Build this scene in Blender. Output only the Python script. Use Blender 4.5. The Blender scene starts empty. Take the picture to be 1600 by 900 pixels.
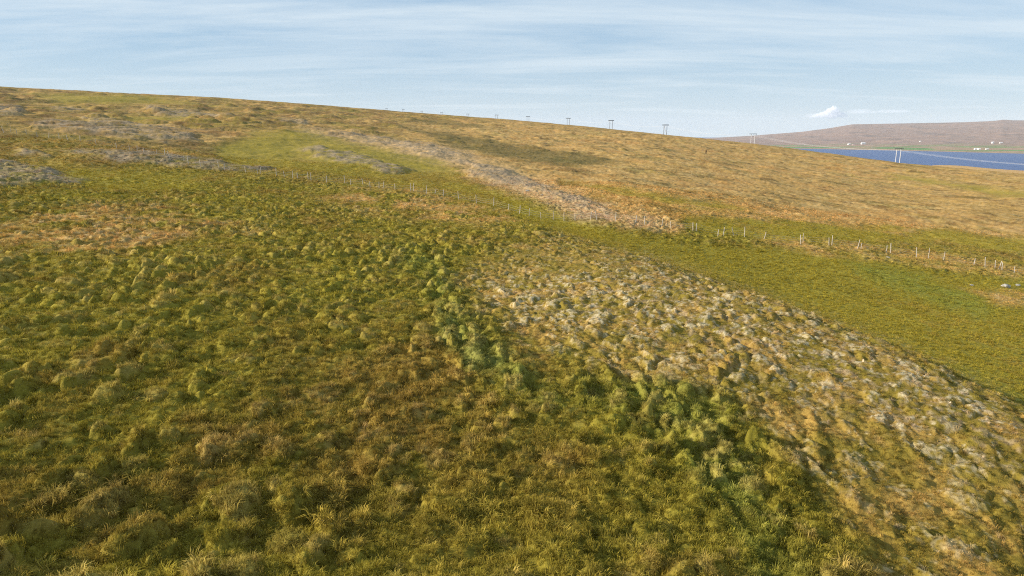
import bpy, bmesh, math, random
import numpy as np
from mathutils import Vector

# ------------------------------------------------------------------ camera, sky, sun, exposure
SC = bpy.context.scene
COL = SC.collection
CAM_Z = 100.0                      # drone altitude above the fjord
FPX = 1067.0                       # focal length in photograph pixels (1600 wide)
PITCH = math.radians(13.08)
cam_d = bpy.data.cameras.new('camera')
cam_d.sensor_width = 36.0
cam_d.lens = 36.0 * FPX / 1600.0
cam_d.clip_start = 0.5
cam_d.clip_end = 60000.0
cam = bpy.data.objects.new('camera', cam_d)
COL.objects.link(cam)
cam.location = (0, 0, CAM_Z)
cam.rotation_euler = (math.pi / 2 - PITCH, 0, 0)
SC.camera = cam

SUN_EL = math.radians(23.0)
SUN_DIR = Vector((-1.0, -0.10, 0.0)).normalized()         # horizontal direction towards the sun
world = bpy.data.worlds.new('World')
SC.world = world
world.use_nodes = True
wn, wl = world.node_tree.nodes, world.node_tree.links
wn.clear()
w_out = wn.new('ShaderNodeOutputWorld')
w_bg = wn.new('ShaderNodeBackground')
w_bg.inputs['Strength'].default_value = 0.058
sky = wn.new('ShaderNodeTexSky')
sky.sky_type = 'NISHITA'
sky.sun_disc = False
sky.sun_elevation = SUN_EL
sky.sun_rotation = math.atan2(SUN_DIR.x, SUN_DIR.y) % (2 * math.pi)
sky.altitude = 100
sky.air_density = 1.0
sky.dust_density = 0.0
sky.ozone_density = 2.0


def wnode(t, **kw):
    n = wn.new(t)
    for k, v in kw.items():
        setattr(n, k, v)
    return n


# thin cirrus: noise on a high cloud sheet, stretched along the wind
tc = wnode('ShaderNodeTexCoord')
sep = wnode('ShaderNodeSeparateXYZ')
wl.new(tc.outputs['Generated'], sep.inputs[0])
zz = wnode('ShaderNodeMath', operation='MAXIMUM')
wl.new(sep.outputs['Z'], zz.inputs[0])
zz.inputs[1].default_value = 0.0
za = wnode('ShaderNodeMath', operation='ADD')
wl.new(zz.outputs[0], za.inputs[0])
za.inputs[1].default_value = 0.09
dx = wnode('ShaderNodeMath', operation='DIVIDE')
wl.new(sep.outputs['X'], dx.inputs[0]); wl.new(za.outputs[0], dx.inputs[1])
dy = wnode('ShaderNodeMath', operation='DIVIDE')
wl.new(sep.outputs['Y'], dy.inputs[0]); wl.new(za.outputs[0], dy.inputs[1])
cmb = wnode('ShaderNodeCombineXYZ')
wl.new(dx.outputs[0], cmb.inputs[0]); wl.new(dy.outputs[0], cmb.inputs[1])
mp = wnode('ShaderNodeMapping')
mp.inputs['Rotation'].default_value = (0, 0, math.radians(-24))
mp.inputs['Scale'].default_value = (0.34, 1.05, 1.0)
mp.inputs['Location'].default_value = (3.1, 1.7, 0.0)
wl.new(cmb.outputs[0], mp.inputs[0])
n1 = wnode('ShaderNodeTexNoise')
n1.inputs['Scale'].default_value = 1.0
n1.inputs['Detail'].default_value = 9.0
n1.inputs['Roughness'].default_value = 0.66
n1.inputs['Distortion'].default_value = 0.45
wl.new(mp.outputs[0], n1.inputs['Vector'])
rmp = wnode('ShaderNodeMapRange')
rmp.inputs['From Min'].default_value = 0.36
rmp.inputs['From Max'].default_value = 0.64
rmp.inputs['To Min'].default_value = 0.0
rmp.inputs['To Max'].default_value = 0.72
wl.new(n1.outputs['Fac'], rmp.inputs['Value'])
veil = wnode('ShaderNodeMix', data_type='RGBA')               # pale blue summer air in front of the deep sky
veil.inputs['Factor'].default_value = 0.7
veil.inputs['B'].default_value = (4.5, 6.6, 8.9, 1.0)
wl.new(sky.outputs['Color'], veil.inputs['A'])
low = wnode('ShaderNodeMapRange')                             # the cloud sheet is seen edge-on towards the horizon
low.inputs['From Min'].default_value = 0.0
low.inputs['From Max'].default_value = 0.11
low.inputs['To Min'].default_value = 0.62
low.inputs['To Max'].default_value = 0.0
wl.new(zz.outputs[0], low.inputs['Value'])
cf = wnode('ShaderNodeMath', operation='MAXIMUM')
wl.new(rmp.outputs[0], cf.inputs[0]); wl.new(low.outputs[0], cf.inputs[1])
mixc = wnode('ShaderNodeMix', data_type='RGBA')
mixc.inputs['B'].default_value = (7.7, 8.8, 9.6, 1.0)         # sunlit ice cloud, in the sky's own units
wl.new(cf.outputs[0], mixc.inputs['Factor'])
wl.new(veil.outputs['Result'], mixc.inputs['A'])
wl.new(mixc.outputs['Result'], w_bg.inputs['Color'])
wl.new(w_bg.outputs[0], w_out.inputs['Surface'])

sun_d = bpy.data.lights.new('sun', 'SUN')
sun_d.energy = 4.8
sun_d.angle = math.radians(0.53)
sun_d.color = (1.0, 0.90, 0.76)
sun = bpy.data.objects.new('sun', sun_d)
COL.objects.link(sun)
to_sun = Vector((SUN_DIR.x * math.cos(SUN_EL), SUN_DIR.y * math.cos(SUN_EL), math.sin(SUN_EL)))
sun.rotation_euler = to_sun.to_track_quat('Z', 'Y').to_euler()
sun.location = (-60, -10, 160)

vs = SC.view_settings
vs.view_transform = 'Standard'
vs.look = 'None'
vs.exposure = 0.74
vs.gamma = 1.0
SC.cycles.volume_bounces = 16
SC.cycles.max_bounces = 16
SC.cycles.diffuse_bounces = 4
SC.cycles.glossy_bounces = 3
SC.cycles.transmission_bounces = 4
SC.cycles.transparent_max_bounces = 8
SC.cycles.use_denoising = False
SC.cycles.filter_width = 1.1

# ------------------------------------------------------------------ helpers
rng = np.random.default_rng(11)
random.seed(7)
SP, CP = math.sin(PITCH), math.cos(PITCH)


def slope_of(px, py):
    """pixel of the photograph -> X/Y and (Z-CAM_Z)/Y of its line of sight"""
    r = (px - 800.0) / FPX
    d = (py - 450.0) / FPX
    k = CP - d * SP
    return r / k, (-SP - d * CP) / k


def to_pixel(X, Y, Z):
    z = Z - CAM_Z
    depth = Y * CP - z * SP
    depth = np.where(depth < 0.5, 0.5, depth)
    down = -Y * SP - z * CP
    return 800.0 + FPX * X / depth, 450.0 + FPX * down / depth


def _hash(ix, iy, seed):
    h = (ix.astype(np.uint32) * np.uint32(374761393) + iy.astype(np.uint32) * np.uint32(668265263)
         + np.uint32((seed * 1442695041) & 0xFFFFFFFF))
    h = (h ^ (h >> np.uint32(13))) * np.uint32(1274126177)
    h = (h ^ (h >> np.uint32(16))) * np.uint32(2246822519)
    return h ^ (h >> np.uint32(15))


def rnd(ix, iy, seed):
    return _hash(ix, iy, seed) / 4294967296.0


_COS = np.cos((np.arange(4096) + 0.5) * (2 * math.pi / 4096))
_SIN = np.sin((np.arange(4096) + 0.5) * (2 * math.pi / 4096))


def noise(x, y, seed=0):
    """gradient noise, about -1..1"""
    x0 = np.floor(x); y0 = np.floor(y)
    fx = x - x0; fy = y - y0
    x0 = x0.astype(np.int64); y0 = y0.astype(np.int64)
    u = fx * fx * fx * (fx * (fx * 6 - 15) + 10)
    v = fy * fy * fy * (fy * (fy * 6 - 15) + 10)

    def g(ix, iy, dx_, dy_):
        a = _hash(ix, iy, seed) >> 20
        return _COS[a] * dx_ + _SIN[a] * dy_
    a = g(x0, y0, fx, fy); b = g(x0 + 1, y0, fx - 1, fy)
    c = g(x0, y0 + 1, fx, fy - 1); d = g(x0 + 1, y0 + 1, fx - 1, fy - 1)
    return ((a * (1 - u) + b * u) * (1 - v) + (c * (1 - u) + d * u) * v) * 1.5


def fbm(x, y, seed, octv=4, gain=0.5):
    s = 0.0; amp = 1.0; t = 0.0
    for k in range(octv):
        s = s + amp * noise(x * 2 ** k + 17.3 * k, y * 2 ** k - 9.1 * k, seed + k)
        t += amp; amp *= gain
    return s / t


def smooth(a, b, x):
    t = np.clip((x - a) / (b - a), 0, 1)
    return t * t * (3 - 2 * t)


def domes(x, y, cell, seed, rlo, rhi, hlo, hhi, keep=1.0, power=0.8):
    """rounded hummocks on a jittered grid: height and the id value of the highest"""
    gx = np.floor(x / cell).astype(np.int64); gy = np.floor(y / cell).astype(np.int64)
    best = np.zeros_like(x); ident = np.zeros_like(x)
    for i in (-1, 0, 1):
        for j in (-1, 0, 1):
            cx = gx + i; cy = gy + j
            px_ = (cx + 0.1 + 0.8 * rnd(cx, cy, seed)) * cell
            py_ = (cy + 0.1 + 0.8 * rnd(cx, cy, seed + 1)) * cell
            R = (rlo + (rhi - rlo) * rnd(cx, cy, seed + 2)) * cell
            hgt = hlo + (hhi - hlo) * rnd(cx, cy, seed + 3) ** 1.5
            hgt = np.where(rnd(cx, cy, seed + 4) < keep, hgt, 0.0)
            q = 1.0 - ((x - px_) ** 2 + (y - py_) ** 2) / (R * R)
            h = hgt * np.clip(q, 0, 1) ** power
            up = h > best
            best = np.where(up, h, best)
            ident = np.where(up, rnd(cx, cy, seed + 5), ident)
    return best, ident


def poly_mask(px, py, pts, soft, ys=1.0):
    """1 inside the outline, falling to 0 over about soft pixels outside it"""
    p = np.array(pts, float)
    out = np.zeros(px.shape)
    m = (px > p[:, 0].min() - 2 * soft) & (px < p[:, 0].max() + 2 * soft) & \
        (py > p[:, 1].min() - 2 * soft / ys) & (py < p[:, 1].max() + 2 * soft / ys)
    if not m.any():
        return out
    x = px[m]; y = py[m] * ys
    inside = np.zeros(x.shape, bool)
    dist = np.full(x.shape, 1e9)
    n = len(p)
    for i in range(n):
        ax, ay = p[i][0], p[i][1] * ys
        bx, by = p[(i + 1) % n][0], p[(i + 1) % n][1] * ys
        ex, ey = bx - ax, by - ay
        t = np.clip(((x - ax) * ex + (y - ay) * ey) / (ex * ex + ey * ey + 1e-9), 0, 1)
        dist = np.minimum(dist, np.hypot(x - ax - t * ex, y - ay - t * ey))
        cr = ((ay > y) != (by > y))
        with np.errstate(divide='ignore', invalid='ignore'):
            xi = ax + (y - ay) * ex / (ey if abs(ey) > 1e-9 else 1e-9)
        inside ^= cr & (x < xi)
    sd = np.where(inside, -dist, dist)
    out[m] = 1 - smooth(-soft, soft, sd)
    return out


# ------------------------------------------------------------------ the lie of the land (surveyed points)
# each: photograph column, row, metres ahead of the camera
SURVEY = [
    # near slope, falling gently to the right
    (-150, 900, 9.4), (0, 900, 9.8), (400, 900, 10.5), (800, 900, 11.0), (1200, 900, 12.0), (1600, 900, 13.9), (1750, 900, 14.6),
    (-150, 600, 18.0), (0, 600, 18.6), (400, 600, 20.2), (800, 600, 22.0), (1200, 600, 23.6),
    (1400, 700, 19.6),
    (0, 400, 36), (400, 400, 40.5), (800, 450, 38.5), (650, 400, 46),
    (0, 300, 65), (200, 300, 74), (400, 300, 86), (600, 310, 90), (700, 330, 82), (780, 345, 74),
    # edge of the lichen bank and the hidden drop behind it
    (870, 365, 66), (1000, 400, 52), (1200, 470, 38.5), (1400, 545, 30), (1600, 640, 24), (1750, 720, 20.5),
    (1000, 404, 58), (1200, 478, 44), (1400, 556, 34.5), (1600, 653, 28), (1750, 735, 24),
    # green swale beyond the bank
    (900, 356, 78), (1000, 385, 66), (1200, 448, 56), (1400, 515, 46), (1600, 600, 36), (1750, 670, 31),
    (1200, 410, 68), (1400, 460, 60), (1600, 500, 54),
    # fence line
    (10, 205, 128), (200, 240, 119), (445, 279, 106), (650, 302, 98), (932, 343, 82), (1100, 365, 81), (1300, 388, 80), (1500, 412, 80), (1600, 432, 79),
    # the hillside beyond
    (800, 300, 120), (800, 270, 165), (800, 240, 260), (800, 210, 420), (800, 187, 650),
    (0, 250, 95), (-150, 190, 130), (0, 175, 260), (0, 152, 400), (0, 135, 560), (-150, 118, 540),
    (300, 225, 160), (300, 195, 260), (340, 152, 620), (300, 168, 420),
    (500, 245, 160), (600, 250, 165), (600, 215, 300), (625, 174, 660), (620, 192, 470),
    (1040, 300, 128), (1040, 250, 270), (1040, 225, 450), (1040, 210, 690), (1177, 224, 670),
    (1250, 340, 118), (1250, 300, 190), (1250, 260, 380), (1405, 254, 530), (1400, 300, 230), (1400, 350, 125),
    (1600, 270, 410), (1600, 300, 250), (1600, 350, 135), (1750, 300, 230), (1750, 290, 340), (1500, 263, 470),
]
# pylons: column, visible top row, metres ahead
PYLONS = [(1405, 232, 540), (1177, 209, 715), (1040, 195, 890), (955, 188, 1060), (888, 184.5, 1230), (825, 182, 1400),
          (776, 179.5, 1570), (731, 178, 1740), (690, 176, 1900), (659, 173.5, 2060), (630, 171, 2220), (604, 169.5, 2380)]
PYLON_H = 13.0
pts = []
for (x, y, d) in SURVEY:
    a, b = slope_of(x, y)
    pts.append((a * d, d, b * d))
for (x, y, d) in PYLONS[1:]:                       # ground under the masts behind the crest
    a, b = slope_of(x, y)
    pts.append((a * d, d, b * d - PYLON_H))
for x, d, z in [(-150, 1000, 52), (-150, 2500, 90), (0, 1000, 50), (0, 2500, 95), (300, 1000, 38), (300, 2500, 85),
                (1405, 700, -42), (1250, 800, -34), (1250, 1200, -80), (1250, 1800, -103), (1405, 1000, -80), (1405, 1500, -104),
                (1500, 800, -70), (1600, 600, -50), (1600, 900, -88), (1600, 1300, -98.2), (1600, 1700, -99.4), (1600, 1900, -103), (1490, 1500, -98.4), (1490, 1960, -99.6), (1490, 2150, -103),
                (1750, 500, -45), (1750, 900, -92), (1750, 1500, -99), (1750, 2000, -105),
                (1100, 1200, -50), (1100, 2000, -104), (1040, 1400, -45), (1040, 2200, -104), (955, 2200, -60), (888, 2500, -60),
                (800, 3200, -40), (1250, 3000, -115), (1600, 3000, -115), (600, 3500, 40), (0, 4000, 90)]:
    a, b = slope_of(x, 200)
    pts.append((a * d, d, z))
pts = np.array(pts)
C_TH = np.arctan2(pts[:, 0], pts[:, 1]) * 1.5
C_LR = np.log(np.hypot(pts[:, 0], pts[:, 1]))
C_S = pts[:, 2] / np.hypot(pts[:, 0], pts[:, 1])


def _tps(d2):
    return 0.5 * d2 * np.log(d2 + 1e-12)


_n = len(pts)
_K = _tps((C_TH[:, None] - C_TH[None]) ** 2 + (C_LR[:, None] - C_LR[None]) ** 2) + np.eye(_n) * 2e-5
_P = np.stack([np.ones(_n), C_TH, C_LR], 1)
_A = np.block([[_K, _P], [_P.T, np.zeros((3, 3))]])
_W = np.linalg.solve(_A, np.concatenate([C_S, np.zeros(3)]))


def base_height(X, Y):
    th = np.arctan2(X, Y)
    lim = math.radians(46)
    a = np.abs(th)
    a = np.where(a > lim, lim * (1 - (a - lim) / (math.pi - lim)), a)
    th = np.sign(th) * a * 1.5
    r = np.hypot(X, Y)
    rc = np.clip(r, 9.0, 4200.0)
    lr = np.log(rc)
    s = _W[_n] + _W[_n + 1] * th + _W[_n + 2] * lr
    for k in range(_n):
        s = s + _W[k] * _tps((th - C_TH[k]) ** 2 + (lr - C_LR[k]) ** 2)
    return CAM_Z + s * rc


# ------------------------------------------------------------------ vegetation map (outlines laid on the ground)
BANK = [(705, 440), (760, 400), (870, 368), (1000, 402), (1200, 472), (1400, 547), (1620, 655), (1700, 760), (1700, 960), (1400, 960), (1320, 830), (1215, 700), (1130, 610), (960, 590), (830, 560), (745, 480)]
BANK_TOP = [(900, 430), (1010, 408), (1200, 475), (1400, 550), (1620, 655), (1640, 760), (1420, 690), (1180, 590), (960, 520), (820, 500), (760, 470), (800, 440)]
SWALE = [(770, 300), (830, 322), (895, 345), (960, 362), (1080, 385), (1240, 390), (1330, 402), (1440, 425), (1620, 440), (1700, 700), (1600, 640), (1400, 545), (1200, 470), (1000, 400), (880, 366), (800, 335)]
BAND_R = [(1060, 338), (1200, 345), (1400, 358), (1620, 372), (1620, 396), (1400, 374), (1200, 376), (1080, 362)]
BAND_R2 = [(1390, 272), (1480, 284), (1620, 300), (1620, 312), (1480, 292), (1400, 280)]
BAND_R3 = [(880, 282), (1000, 300), (1160, 322), (1180, 330), (1060, 322), (930, 295)]
BAND_L = [(330, 232), (400, 206), (480, 205), (560, 225), (690, 250), (740, 285), (800, 320), (890, 340), (800, 332), (700, 300), (600, 285), (470, 262), (360, 262)]
BAND_L2 = [(190, 183), (290, 180), (300, 186), (210, 190)]
BAND_L3 = [(70, 250), (130, 262), (240, 268), (320, 275), (280, 300), (140, 300), (90, 285)]
BAND_L4 = [(40, 148), (240, 152), (300, 160), (100, 162)]
HILL_TAN = [(620, 205), (660, 190), (800, 187), (1040, 210), (1200, 226), (1405, 254), (1620, 268), (1620, 372), (1400, 358), (1200, 345), (1080, 340), (1060, 365), (960, 350), (890, 335), (800, 280), (700, 240)]
DARKBAND = [(625, 198), (700, 207), (800, 226), (900, 240), (970, 252), (900, 262), (800, 250), (700, 228)]
DARKBAND2 = [(635, 184), (720, 193), (780, 200), (720, 200), (640, 190)]
BROWN = [(420, 520), (640, 560), (820, 620), (960, 720), (900, 860), (700, 900), (520, 820), (400, 640)]
TRACK = [(470, 204), (560, 214), (640, 224), (720, 238), (790, 262), (860, 288), (960, 328), (1060, 357), (1010, 360), (905, 343), (850, 322), (770, 290), (720, 260), (640, 240), (540, 216)]
GULLY = [(590, 388), (680, 398), (712, 440), (722, 480), (765, 530), (815, 580), (850, 612), (900, 628), (890, 648), (815, 632), (750, 585), (695, 540), (668, 480), (655, 440), (600, 405)]
GULLY2 = [(900, 600), (1010, 585), (1080, 600), (1150, 635), (1180, 690), (1170, 750), (1215, 820), (1270, 900), (1310, 960), (1200, 960), (1140, 850), (1090, 770), (1040, 700), (960, 660), (890, 640)]
SWALE_G = [(1330, 412), (1440, 430), (1560, 485), (1540, 500), (1420, 460), (1330, 430)]
GRAVEL = [
    [(50, 192), (110, 190), (200, 200), (300, 212), (308, 222), (250, 223), (150, 210), (60, 201)],
    [(0, 252), (60, 262), (135, 280), (90, 292), (-40, 296), (-40, 250)],
    [(105, 236), (220, 240), (300, 250), (430, 262), (400, 269), (280, 263), (150, 250)],
    [(130, 185), (260, 200), (340, 202), (250, 205), (140, 195)],
    [(-40, 168), (30, 171), (36, 182), (-40, 184)],
    [(85, 168), (135, 171), (120, 176), (90, 173)],
    [(438, 184), (480, 189), (470, 196), (445, 192)],
    [(455, 232), (500, 229), (560, 243), (640, 264), (600, 270), (520, 250)],
    [(635, 228), (700, 235), (730, 245), (670, 247)],
    [(720, 250), (790, 268), (850, 292), (960, 335), (900, 322), (820, 296), (740, 275)],
    [(230, 168), (330, 178), (360, 186), (240, 178)],
    [(20, 236), (60, 238), (66, 246), (25, 245)],
    [(520, 205), (640, 222), (700, 232), (640, 232), (540, 212)],
]
STONY = [[(-40, 372), (60, 335), (180, 318), (280, 325), (430, 372), (330, 388), (150, 402), (-40, 408)],
         [(490, 306), (560, 296), (700, 305), (780, 322), (800, 352), (690, 350), (560, 332)],
         [(1180, 372), (1420, 392), (1620, 425), (1620, 440), (1400, 412), (1180, 384)],
         [(1500, 450), (1620, 455), (1620, 480), (1560, 478)]]


def lin(r, g, b):
    return np.array([((c / 255.0 + 0.055) / 1.055) ** 2.4 if c > 10 else c / 255 / 12.92 for c in (r, g, b)])


PAL = dict(umber=lin(112, 82, 44), meadow=lin(141, 127, 44), 
    olive=lin(128, 117, 42), brown=lin(130, 107, 48), yellow=lin(142, 131, 46), tan=lin(176, 139, 80), straw=lin(188, 159, 104),
    lichen=lin(190, 176, 142), gravel=lin(150, 132, 106), gravel_d=lin(96, 84, 72), dark=lin(66, 68, 30), green=lin(116, 122, 50),
    heather=lin(182, 152, 110), rust=lin(150, 108, 56), greygreen=lin(122, 126, 66))


def zones(X, Y, Zb):
    """weights of the ground's zones at each point"""
    px, py = to_pixel(X, Y, Zb)
    th = np.arctan2(X, Y); lr = np.log(np.maximum(np.hypot(X, Y), 2.0))
    py = np.clip(py, 120, 960); px = np.clip(px, -60, 1680)
    wx = px + 26 * fbm(th * 22, lr * 14, 301, 4)
    sc = np.clip((py - 150) / 250.0, 0.12, 1.0)
    wy = py + 16 * sc * fbm(th * 22, lr * 14, 311, 4)
    z = {}
    z['bank'] = poly_mask(px + 0.6 * (wx - px), py + 0.5 * (wy - py), BANK, 22)
    z['bank_top'] = poly_mask(px + 0.8 * (wx - px), py + 0.5 * (wy - py), BANK_TOP, 40)
    z['swale'] = poly_mask(px + 0.3 * (wx - px), py + 0.3 * (wy - py), SWALE, 9, 1.5)
    band = np.zeros_like(px)
    for b in (BAND_R, BAND_R2, BAND_R3, BAND_L, BAND_L2, BAND_L3, BAND_L4):
        band = np.maximum(band, poly_mask(wx, wy, b, 14, 2.5))
    z['band'] = band
    z['tan'] = poly_mask(wx, wy, HILL_TAN, 20, 2.0)
    z['track'] = poly_mask(wx, wy, TRACK, 22, 2.0)
    z['dark'] = np.maximum(poly_mask(wx, wy, DARKBAND, 12, 2.5), poly_mask(wx, wy, DARKBAND2, 10, 3))
    z['brown'] = poly_mask(wx, wy, BROWN, 90)
    z['gully'] = np.maximum(poly_mask(wx, wy, GULLY, 24), poly_mask(wx, wy, GULLY2, 28))
    z['swale_g'] = poly_mask(wx, wy, SWALE_G, 14, 1.5)
    g = np.zeros_like(px)
    for b in GRAVEL:
        g = np.maximum(g, poly_mask(px + 1.1 * (wx - px), py + 0.9 * (wy - py), b, 10, 3))
    z['gravel'] = g
    s = np.zeros_like(px)
    brk = smooth(-0.28, 0.22, fbm(X / 4.5, Y / 8.0, 321, 4, 0.65))
    for k, b in enumerate(STONY):
        s = np.maximum(s, poly_mask(wx, wy, b, 26, 1.6) * brk if k < 2 else poly_mask(px + 0.7 * (wx - px), py + 0.6 * (wy - py), b, 12, 1.6) * (0.35 + 0.65 * brk))
    z['stony'] = s
    z['px'], z['py'] = px, py
    return z


def relief(X, Y, z):
    """hummocks, terracettes and roughness of the ground; returns height, hummock share 0..1, id"""
    r = np.hypot(X, Y)
    wxx = X + 0.12 * noise(X * 3.6, Y * 2.8, 45) + 0.30 * noise(X * 1.3, Y * 0.9, 41) + 0.9 * noise(X * 0.23, Y * 0.16, 42)
    wyy = Y + 0.13 * noise(X * 3.6, Y * 2.8, 46) + 0.30 * noise(X * 1.3, Y * 0.9, 43) + 0.9 * noise(X * 0.2, Y * 0.16, 44)
    h1, i1 = domes(wxx, wyy / 1.4, 0.68, 51, 0.38, 0.74, 0.09, 0.37, 0.95, 1.0)
    h2, i2 = domes(wxx * 1.0 + 31, wyy / 1.25 + 7, 0.37, 61, 0.42, 0.85, 0.03, 0.12, 0.85)
    h3, i3 = domes(wxx + 5, wyy / 1.6 + 3, 1.7, 71, 0.42, 0.8, 0.1, 0.5, 0.75, 1.2)
    patch = smooth(-0.55, 0.45, fbm(X / 9.0, Y / 13.0, 81, 3))
    amp = 0.65 + 0.75 * patch
    left = smooth(620, 150, z['px']) * smooth(420, 640, z['py'])
    amp = amp * (1 + 0.25 * left) * (1 - 0.3 * z['brown'])
    amp = amp * (1 - 0.88 * z['swale']) * (1 - 0.6 * z['band'])
    bank = z['bank']
    amp1 = amp * (1 - 0.5 * bank) * (1 + 0.25 * z['gully'] * (1 - bank))
    amp1 = amp1 * (1 - 0.5 * smooth(60, 140, r)) * (1 - 0.45 * z['stony'])
    h = h1 * amp1 + h2 * (0.6 + 0.35 * bank) * (1 - 0.8 * z['swale']) * (1 - smooth(70, 160, r)) + h3 * 0.22 * amp1
    # terracettes: small steps along the contour in the wet gully, steep on their downhill side
    ph = X * 1.05 + 1.1 * noise(X * 0.25, Y * 0.10, 91) + 0.35 * noise(X * 0.8, Y * 0.35, 92)
    saw = ph - np.floor(ph)
    step = smooth(0.0, 0.75, saw) * (1 - smooth(0.84, 1.0, saw))
    lane = z['gully'] + 0.2 * smooth(1000, 1250, z['px']) * smooth(640, 800, z['py'])
    h = h + 0.19 * (step - 0.45) * lane * smooth(-0.35, 0.25, noise(X * 0.3, Y * 0.12, 93))
    # roughness
    h = h + 0.030 * noise(X * 4.3, Y * 3.1, 95) * (1 - smooth(40, 90, r)) * (1 - 0.6 * z['swale'])
    h = h + 0.018 * noise(X * 9.0, Y * 7.0, 96) * (1 - smooth(20, 45, r))
    # far ground: knolls, banks and cut edges
    far = smooth(60, 140, r)
    h = h + far * (0.55 * fbm(X / 14.0, Y / 22.0, 101, 3) + 0.32 * fbm(X / 3.4, Y / 5.5, 102, 3, 0.6))
    far2 = smooth(150, 320, r)
    h4, _ = domes(X + 4 * noise(X / 20, Y / 30, 111), Y / 1.3, 9.0, 113, 0.35, 0.8, 0.2, 1.1, 0.6)
    west = 1 + 0.9 * smooth(700, 300, z['px'])
    h = h + far * 0.5 * (west - 1) * np.abs(fbm(X / 14.0, Y / 20.0, 141, 4)) * 1.6 * (1 - 0.7 * z['band'])
    h = h + far2 * west * (0.8 * h4 * (1 - 0.7 * z['band']) + 1.2 * fbm(X / 60.0, Y / 90.0, 121, 3)) * (1 - smooth(500, 1300, r))
    h = h + z['gravel'] * (0.4 + 0.4 * smooth(90, 200, r)) * (0.8 + 0.4 * noise(X / 4.0, Y / 6.0, 131)) - 0.25 * z['band'] * far
    cell = np.where(h1 * amp1 > 0.02, i1, i2)
    top = np.clip(np.maximum(h1 * amp1 / 0.26, h2 * 1.3 / 0.12), 0, 1)
    return h, top, cell


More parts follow.
